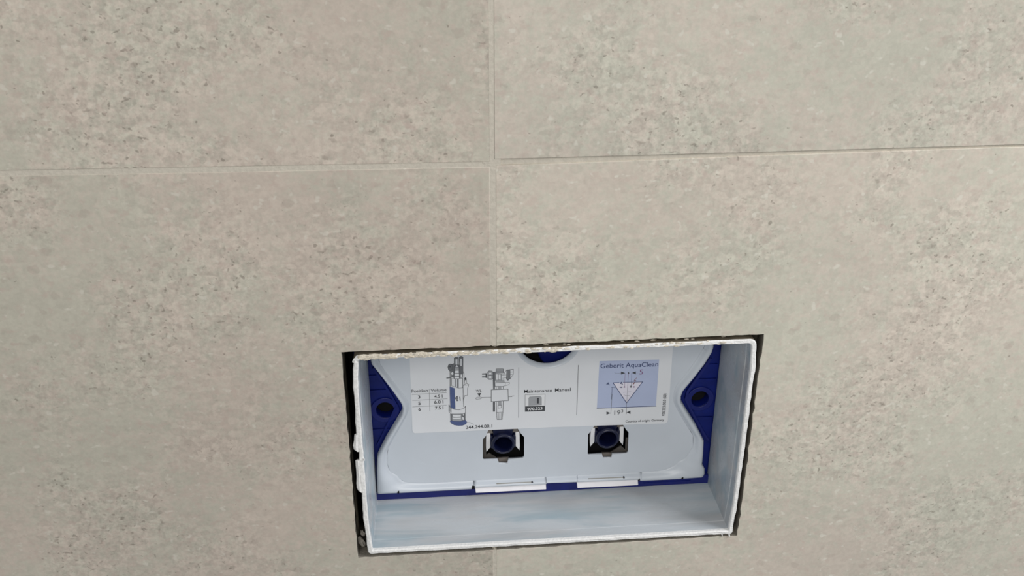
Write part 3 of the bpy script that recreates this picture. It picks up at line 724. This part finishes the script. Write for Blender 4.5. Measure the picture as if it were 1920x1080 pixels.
# fill valve drawing
drawing('fill_valve_drawing', [
    ('f', 'ink_soft', [(-0.03812, 0.02692), (-0.03551, 0.02698), (-0.03552, 0.02602), (-0.03813, 0.02604)]), ('f', 'ink_soft', [(-0.03814, 0.02501), (-0.03553, 0.02487), (-0.03554, 0.02399), (-0.03815, 0.02405)]),
    ('f', 'ink', [(-0.03600, 0.02700), (-0.03535, 0.02704), (-0.03531, 0.02371), (-0.03603, 0.02375)]),
    ('f', 'ink_fill', [(-0.03469, 0.02789), (-0.03387, 0.02861), (-0.03207, 0.02833), (-0.03159, 0.02716), (-0.03161, 0.02314), (-0.03244, 0.02241), (-0.03407, 0.02250), (-0.03472, 0.02330)]),
    ('f', 'paper', [(-0.03388, 0.02727), (-0.03257, 0.02729), (-0.03258, 0.02606), (-0.03389, 0.02605)]), ('f', 'paper', [(-0.03389, 0.02479), (-0.03259, 0.02480), (-0.03259, 0.02338), (-0.03390, 0.02337)]),
    ('c', 'ink', 0.26, [(-0.03469, 0.02789), (-0.03387, 0.02861), (-0.03207, 0.02833), (-0.03159, 0.02716), (-0.03161, 0.02314), (-0.03244, 0.02241), (-0.03407, 0.02250), (-0.03472, 0.02330)]), ('s', 'ink', 0.2, [(-0.03454, 0.02547), (-0.03176, 0.02541)]),
    ('f', 'ink_soft', [(-0.03175, 0.02755), (-0.02995, 0.02784), (-0.02998, 0.02248), (-0.03031, 0.02096), (-0.03044, 0.01535), (-0.03149, 0.01541), (-0.03162, 0.02102)]),
    ('s', 'ink', 0.22, [(-0.03126, 0.02752), (-0.03116, 0.01539)]),
    ('f', 'ink_fill', [(-0.02962, 0.02973), (-0.02538, 0.02959), (-0.02528, 0.02677), (-0.02973, 0.02699)]), ('c', 'ink', 0.22, [(-0.02962, 0.02973), (-0.02538, 0.02959), (-0.02528, 0.02677), (-0.02973, 0.02699)]), ('s', 'ink', 0.2, [(-0.02963, 0.02821), (-0.02534, 0.02799)]),
    ('f', 'paper', [(-0.03012, 0.02689), (-0.02472, 0.02681), (-0.02473, 0.02009), (-0.02999, 0.02036)]), ('f', 'ink_fill', [(-0.02849, 0.02586), (-0.02653, 0.02576), (-0.02653, 0.02153), (-0.02850, 0.02163)]),
    ('f', 'paper', [(-0.02816, 0.02565), (-0.02702, 0.02559), (-0.02702, 0.02233), (-0.02817, 0.02239)]),
    ('f', 'ink_fill', [(-0.02981, 0.02209), (-0.02473, 0.02183), (-0.02473, 0.02009), (-0.02982, 0.02035)]),
    ('c', 'ink', 0.20, [(-0.03012, 0.02678), (-0.02472, 0.02674), (-0.02472, 0.02567), (-0.02996, 0.02601)]), ('s', 'ink', 0.2, [(-0.02849, 0.02593), (-0.02850, 0.02163)]), ('s', 'ink', 0.2, [(-0.02646, 0.02583), (-0.02647, 0.02153)]),
    ('s', 'ink', 0.18, [(-0.02996, 0.02612), (-0.02982, 0.02035)]), ('s', 'ink', 0.18, [(-0.02472, 0.02681), (-0.02325, 0.02865)]), ('s', 'ink', 0.18, [(-0.02522, 0.02281), (-0.02473, 0.02009)]),
    ('f', 'ink_soft', [(-0.02325, 0.02857), (-0.02113, 0.02885), (-0.02111, 0.02260), (-0.02259, 0.02125), (-0.02341, 0.02214)]), ('s', 'ink_fill', 0.2, [(-0.02243, 0.02823), (-0.02252, 0.02210)]), ('s', 'ink_fill', 0.2, [(-0.02178, 0.02838), (-0.02183, 0.02226)]),
    ('f', 'paper', [(-0.02113, 0.02873), (-0.01926, 0.02883), (-0.01948, 0.02521), (-0.02078, 0.02316)]), ('c', 'ink', 0.22, [(-0.02325, 0.02872), (-0.01926, 0.02898), (-0.01938, 0.02520), (-0.02111, 0.02260), (-0.02259, 0.02125), (-0.02341, 0.02214)]),
    ('s', 'ink', 0.2, [(-0.02096, 0.02701), (-0.01932, 0.02711)]), ('s', 'ink', 0.2, [(-0.02095, 0.02528), (-0.01948, 0.02559)]), ('s', 'ink', 0.16, [(-0.02636, 0.02517), (-0.02341, 0.02522)]), ('s', 'ink', 0.16, [(-0.02637, 0.02306), (-0.02341, 0.02311)]),
    ('f', 'paper', [(-0.03042, 0.01988), (-0.02160, 0.01974), (-0.02186, 0.01840), (-0.02555, 0.01731), (-0.03033, 0.01756)]), ('c', 'ink', 0.24, [(-0.03042, 0.01988), (-0.02160, 0.01974), (-0.02186, 0.01828), (-0.02555, 0.01723), (-0.03033, 0.01748)]), ('s', 'ink_soft', 0.16, [(-0.02390, 0.01966), (-0.02423, 0.01755)]),
    ('f', 'ink_fill', [(-0.02868, 0.01732), (-0.02654, 0.01721), (-0.02654, 0.01542), (-0.02869, 0.01546)]), ('s', 'ink', 0.2, [(-0.02957, 0.01736), (-0.02958, 0.01542)]), ('s', 'ink', 0.2, [(-0.02539, 0.01722), (-0.02539, 0.01536)]),
    ('f', 'paper', [(-0.03265, 0.01508), (-0.02252, 0.01505), (-0.02224, 0.00682), (-0.03270, 0.00660)]), ('c', 'ink', 0.30, [(-0.03265, 0.01508), (-0.02252, 0.01505), (-0.02224, 0.00682), (-0.03270, 0.00660)]),
    ('f', 'ink', [(-0.03160, 0.00642), (-0.03048, 0.00644), (-0.03051, -0.00056), (-0.03074, -0.00083), (-0.03141, -0.00079), (-0.03164, -0.00050)]),
    ('f', 'ink_fill', [(-0.02855, 0.00645), (-0.02649, 0.00650), (-0.02650, 0.00378), (-0.02856, 0.00369)]),
    ('s', 'ink', 0.24, [(-0.02955, 0.00631), (-0.02941, -0.00122), (-0.02920, -0.00662), (-0.02608, -0.00680), (-0.02557, -0.00143), (-0.02540, 0.00656)]), ('s', 'ink', 0.2, [(-0.02951, -0.00149), (-0.02557, -0.00143)]),
    ('c', 'ink', 0.24, [(-0.02856, 0.00369), (-0.02650, 0.00378), (-0.02657, 0.00180), (-0.02857, 0.00171)]), ('s', 'ink', 0.24, [(-0.02751, -0.00212), (-0.02752, -0.00652)]), ('s', 'ink_soft', 0.2, [(-0.02841, -0.00187), (-0.02832, -0.00647)]), ('s', 'ink_soft', 0.2, [(-0.02657, -0.00177), (-0.02675, -0.00656)]),
    ('f', 'ink', [(-0.04113, 0.01300), (-0.03882, 0.01311), (-0.03991, 0.01067)]), ('s', 'ink', 0.2, [(-0.03990, 0.01137), (-0.03991, 0.01028)]),
    ('c', 'ink_soft', 0.22, [(-0.04210, 0.00946), (-0.04143, 0.01020), (-0.03912, 0.01027), (-0.03840, 0.00965), (-0.03913, 0.00898), (-0.04178, 0.00885)]),
    ('s', 'ink', 0.22, [(-0.03846, 0.00985), (-0.03615, 0.00984), (-0.03284, 0.00975)]), ('s', 'ink', 0.24, [(-0.02224, 0.00957), (-0.02025, 0.00962), (-0.01959, 0.01006), (-0.01876, 0.00994)])])

# dividers, manual box, blue diagram
drawing('divider_line', [('s', 'ink', 0.26, [(-0.01601, 0.02997), (-0.01590, -0.00599)])])
drawing('divider_line', [('s', 'ink', 0.26, [(0.02008, 0.02987), (0.02017, -0.00608)])])
text('Maintenance', *[(-0.01264, 0.01173), (0.00446, 0.01170)], bold=0.005)
text('Manual', *[(0.00626, 0.01167), (0.01590, 0.01166)], bold=0.005)
drawing('manual_symbol', [
    ('f', 'ink_white', [(-0.01200, 0.01033), (0.00020, 0.01025), (0.00026, -0.00194), (-0.01189, -0.00178)]), ('c', 'ink_soft', 0.22, [(-0.01200, 0.01033), (0.00020, 0.01025), (0.00026, -0.00194), (-0.01189, -0.00178)]),
    ('f', 'ink', [(-0.01192, 0.00201), (0.00030, 0.00185), (0.00026, -0.00194), (-0.01189, -0.00178)]),
    ('f', 'ink_fill', [(-0.00996, 0.00767), (-0.00918, 0.00888), (-0.00284, 0.00904), (-0.00177, 0.00805), (-0.00168, 0.00259), (-0.00991, 0.00253)]), ('s', 'ink_soft', 0.22, [(-0.00991, 0.00253), (-0.00168, 0.00259)]), ('s', 'ink_soft', 0.2, [(-0.00986, 0.00767), (-0.00918, 0.00875), (-0.00284, 0.00892)])])
text('i', *[(-0.00468, 0.00401), (-0.00351, 0.00401)], bold=0.05)
text('970.323', *[(-0.01051, -0.00103), (-0.00125, -0.00090)], mat='ink_white', bold=0.02, y=SY - INK - 0.00015)
drawing('diagram_panel', [
    ('f', 'ink_panel', [(0.03285, 0.03208), (0.06943, 0.03144), (0.06968, -0.00229), (0.03265, -0.00180)]),
    ('s', 'ink_navy', 0.42, [(0.03265, -0.00180), (0.06979, -0.00230)]),
    ('f', 'ink_pale', [(0.04215, 0.01617), (0.06004, 0.01597), (0.05120, 0.00109)]),
    ('s', 'ink_navy', 0.42, [(0.04191, 0.01618), (0.04563, 0.01612)]), ('s', 'ink_navy', 0.42, [(0.04818, 0.01618), (0.06028, 0.01596)]),
    ('s', 'ink_navy', 0.42, [(0.04191, 0.01618), (0.05108, 0.00110)]), ('s', 'ink_navy', 0.42, [(0.06016, 0.01597), (0.05108, 0.00110)]),
    ('f', 'ink', [(0.04638, 0.02405), (0.04910, 0.02288), (0.04649, 0.02194)]), ('s', 'ink_soft', 0.16, [(0.04248, 0.02353), (0.04343, 0.02295), (0.04643, 0.02296)]),
    ('f', 'ink', [(0.05060, 0.02285), (0.05107, 0.02350), (0.05164, 0.02280), (0.05115, 0.02208)]),
    ('f', 'ink', [(0.05314, 0.02281), (0.05557, 0.02373), (0.05569, 0.02161)]), ('s', 'ink_plum', 0.14, [(0.05628, 0.02262), (0.05674, 0.02260)]),
    ('s', 'ink_plum', 0.18, [(0.04899, 0.02267), (0.04923, 0.01296)]), ('s', 'ink_plum', 0.18, [(0.05109, 0.02229), (0.05110, 0.01150)]), ('s', 'ink_soft', 0.18, [(0.05110, 0.01150), (0.05118, 0.00137)]), ('s', 'ink_navy', 0.22, [(0.05303, 0.02273), (0.05343, 0.01274)]),
    ('s', 'ink_rust', 0.30, [(0.05626, 0.01903), (0.05485, 0.01727), (0.05590, 0.01721), (0.05444, 0.01432)]), ('f', 'ink_rust', [(0.05422, 0.01406), (0.05426, 0.01541), (0.05533, 0.01495)]),
    ('f', 'ink_soft', [(0.05230, 0.01294), (0.05307, 0.01384), (0.05389, 0.01285), (0.05317, 0.01194)]),
    ('s', 'ink_soft', 0.16, [(0.05372, 0.01267), (0.05582, 0.01262)]), ('f', 'ink_plum', [(0.05453, 0.01268), (0.05503, 0.01325), (0.05563, 0.01263), (0.05511, 0.01195)]),
    ('f', 'ink_plum', [(0.04858, 0.01294), (0.04913, 0.01351), (0.04975, 0.01288), (0.04920, 0.01220)]), ('f', 'ink_navy', [(0.04638, 0.01278), (0.04704, 0.01340), (0.04771, 0.01271), (0.04710, 0.01220)]), ('s', 'ink_soft', 0.14, [(0.04579, 0.01281), (0.04859, 0.01278)]),
    ('f', 'ink_navy', [(0.04601, 0.01543), (0.04710, 0.01680), (0.04814, 0.01464)]), ('f', 'ink_navy', [(0.03766, 0.01545), (0.03888, 0.01674), (0.03986, 0.01458)]), ('s', 'ink_panel', 0.18, [(0.03847, 0.01555), (0.03929, 0.01537)]), ('s', 'ink_pale', 0.16, [(0.04682, 0.01547), (0.04752, 0.01535)]),
    ('s', 'ink_soft', 0.16, [(0.04856, 0.00892), (0.05018, 0.00910)]), ('s', 'ink_soft', 0.12, [(0.05158, 0.00917), (0.05345, 0.00907)]), ('s', 'ink_soft', 0.12, [(0.04888, 0.00726), (0.05032, 0.00650), (0.05289, 0.00664)]),
    ('s', 'ink_navy', 0.22, [(0.04148, 0.01304), (0.04143, 0.00437)]), ('s', 'ink_navy', 0.18, [(0.04102, 0.01295), (0.04371, 0.01265)]),
    ('s', 'ink_soft', 0.22, [(0.04168, 0.00821), (0.04156, -0.00634)]), ('s', 'ink_soft', 0.22, [(0.05105, 0.00078), (0.05134, -0.00704)]),
    ('f', 'ink', [(0.03878, -0.00452), (0.04135, -0.00585), (0.03889, -0.00689)]), ('f', 'ink', [(0.05379, -0.00471), (0.05141, -0.00592), (0.05393, -0.00725)])],
    'lavender blue panel with white triangle and dimension arrows')
text('Geberit AquaClean', *[(0.03359, 0.02707), (0.06906, 0.02671)], mat='ink_navy', bold=0.006)
text('5', *[(0.05781, 0.02147), (0.06006, 0.02147)], mat='ink_plum', bold=0.01, sy=0.9)
text('19', *[(0.04377, -0.00726), (0.04755, -0.00718)], mat='ink_soft', sy=0.95)
text('3', *[(0.04802, -0.00580), (0.04929, -0.00574)], mat='ink_soft', sy=0.9)
text('Country of origin: Germany', *[(0.05114, -0.01337), (0.07558, -0.01351)], mat='ink', bold=0.01)
text('970.323.00.0 (03)', *[(0.07592, -0.00978), (0.07563, 0.00673)], mat='ink_soft', bold=0.03, sy=1.15)

# ------------------------------------------------------------------ blue push-rod sockets in the two windows
def socket(c, wbox, label):
    root = empty('push_rod_socket', (c[0], 0.0, Z0 + c[1]))
    thing(root, label, 'socket', 'blue push rod sockets in the cover')
    # hollow tube
    n = 40
    prof = [(0.0046, 0.0900), (0.0049, 0.0520), (0.0052, 0.0440), (0.0056, 0.0412), (0.0060, 0.0408), (0.0068, 0.0410), (0.0072, 0.0417), (0.0073, 0.0430), (0.0073, 0.0950)]
    me = loft([ring3(circle(0, 0, r, n), y) for r, y in prof], True, False, False)
    link('tube', me, 'rod', root, True)
    prism('tube_bottom', circle(0, 0, 0.0046, 24), [], 0.0850, 0.0880, 'dark', root)
    # spline inside the bore
    prism('bore_key', [(0.0010, 0.0036), (0.0021, 0.0034), (0.0024, 0.0052), (0.0011, 0.0054)], [], 0.0440, 0.0600, 'rod', root)
    # square shoulder above, side collars
    w = 0.0058
    prism('shoulder', [(-w, 0.0030), (w, 0.0030), (w + 0.0004, 0.0080), (w, 0.0108), (-w, 0.0108), (-w - 0.0004, 0.0080)], [circle(0, 0, 0.0066, 32)] if False else [], 0.0445, 0.0600, 'rod', root, 0.0003)
    for s in (-1, 1):
        prism('collar', [(s * 0.0066, -0.0048), (s * 0.0080, -0.0036), (s * 0.0080, 0.0036), (s * 0.0066, 0.0050)], [], 0.0438, 0.0560, 'rod', root, 0.0002)
        # white spring clip with its pointed foot
        q = [(s * 0.0079, 0.0066), (s * 0.0103, 0.0066), (s * 0.0106, -0.0040), (s * 0.0104, -0.0072), (s * 0.0080, -0.0038), (s * 0.0078, -0.0030)]
        clip = prism('clip', q, [], 0.0440, 0.0500, 'clip', root, 0.0003)
        prism('clip_shoulder', [(s * 0.0062, 0.0064), (s * 0.0100, 0.0064), (s * 0.0088, 0.0092), (s * 0.0070, 0.0092)], [], 0.0448, 0.0490, 'ledge', clip)
    return root
sl = [(-0.02554, -0.02392)][0]; sr = [(0.04007, -0.02373)][0]
socket(sl, winL, 'blue push rod socket in the left window below number 244.244.00.1')
socket(sr, winR, 'blue push rod socket in the right window below the lavender diagram')

# ------------------------------------------------------------------ mortar crumbs in the gap at lower left
for i, (q, r, sq, lab) in enumerate((([(-0.11467, -0.06761)][0], 0.0021, (0.9, 0.8, 1.9), 'long grey mortar crumb lying lowest in the left gap of the opening'),
                                     ([(-0.11311, -0.06160)][0], 0.0016, (0.8, 0.8, 1.5), 'small dark mortar crumb lodged above the long crumb in the left gap'))):
    bm = bmesh.new(); lump(bm, (0, 0, 0), r, i + 40, sq)
    o = link('mortar_crumb', from_bm(bm), 'crumb')
    o.location = (q[0], 0.010, Z0 + q[1]); o.rotation_euler = (0, -0.35, 0)
    thing(o, lab, 'crumb', 'mortar crumbs in the gap')
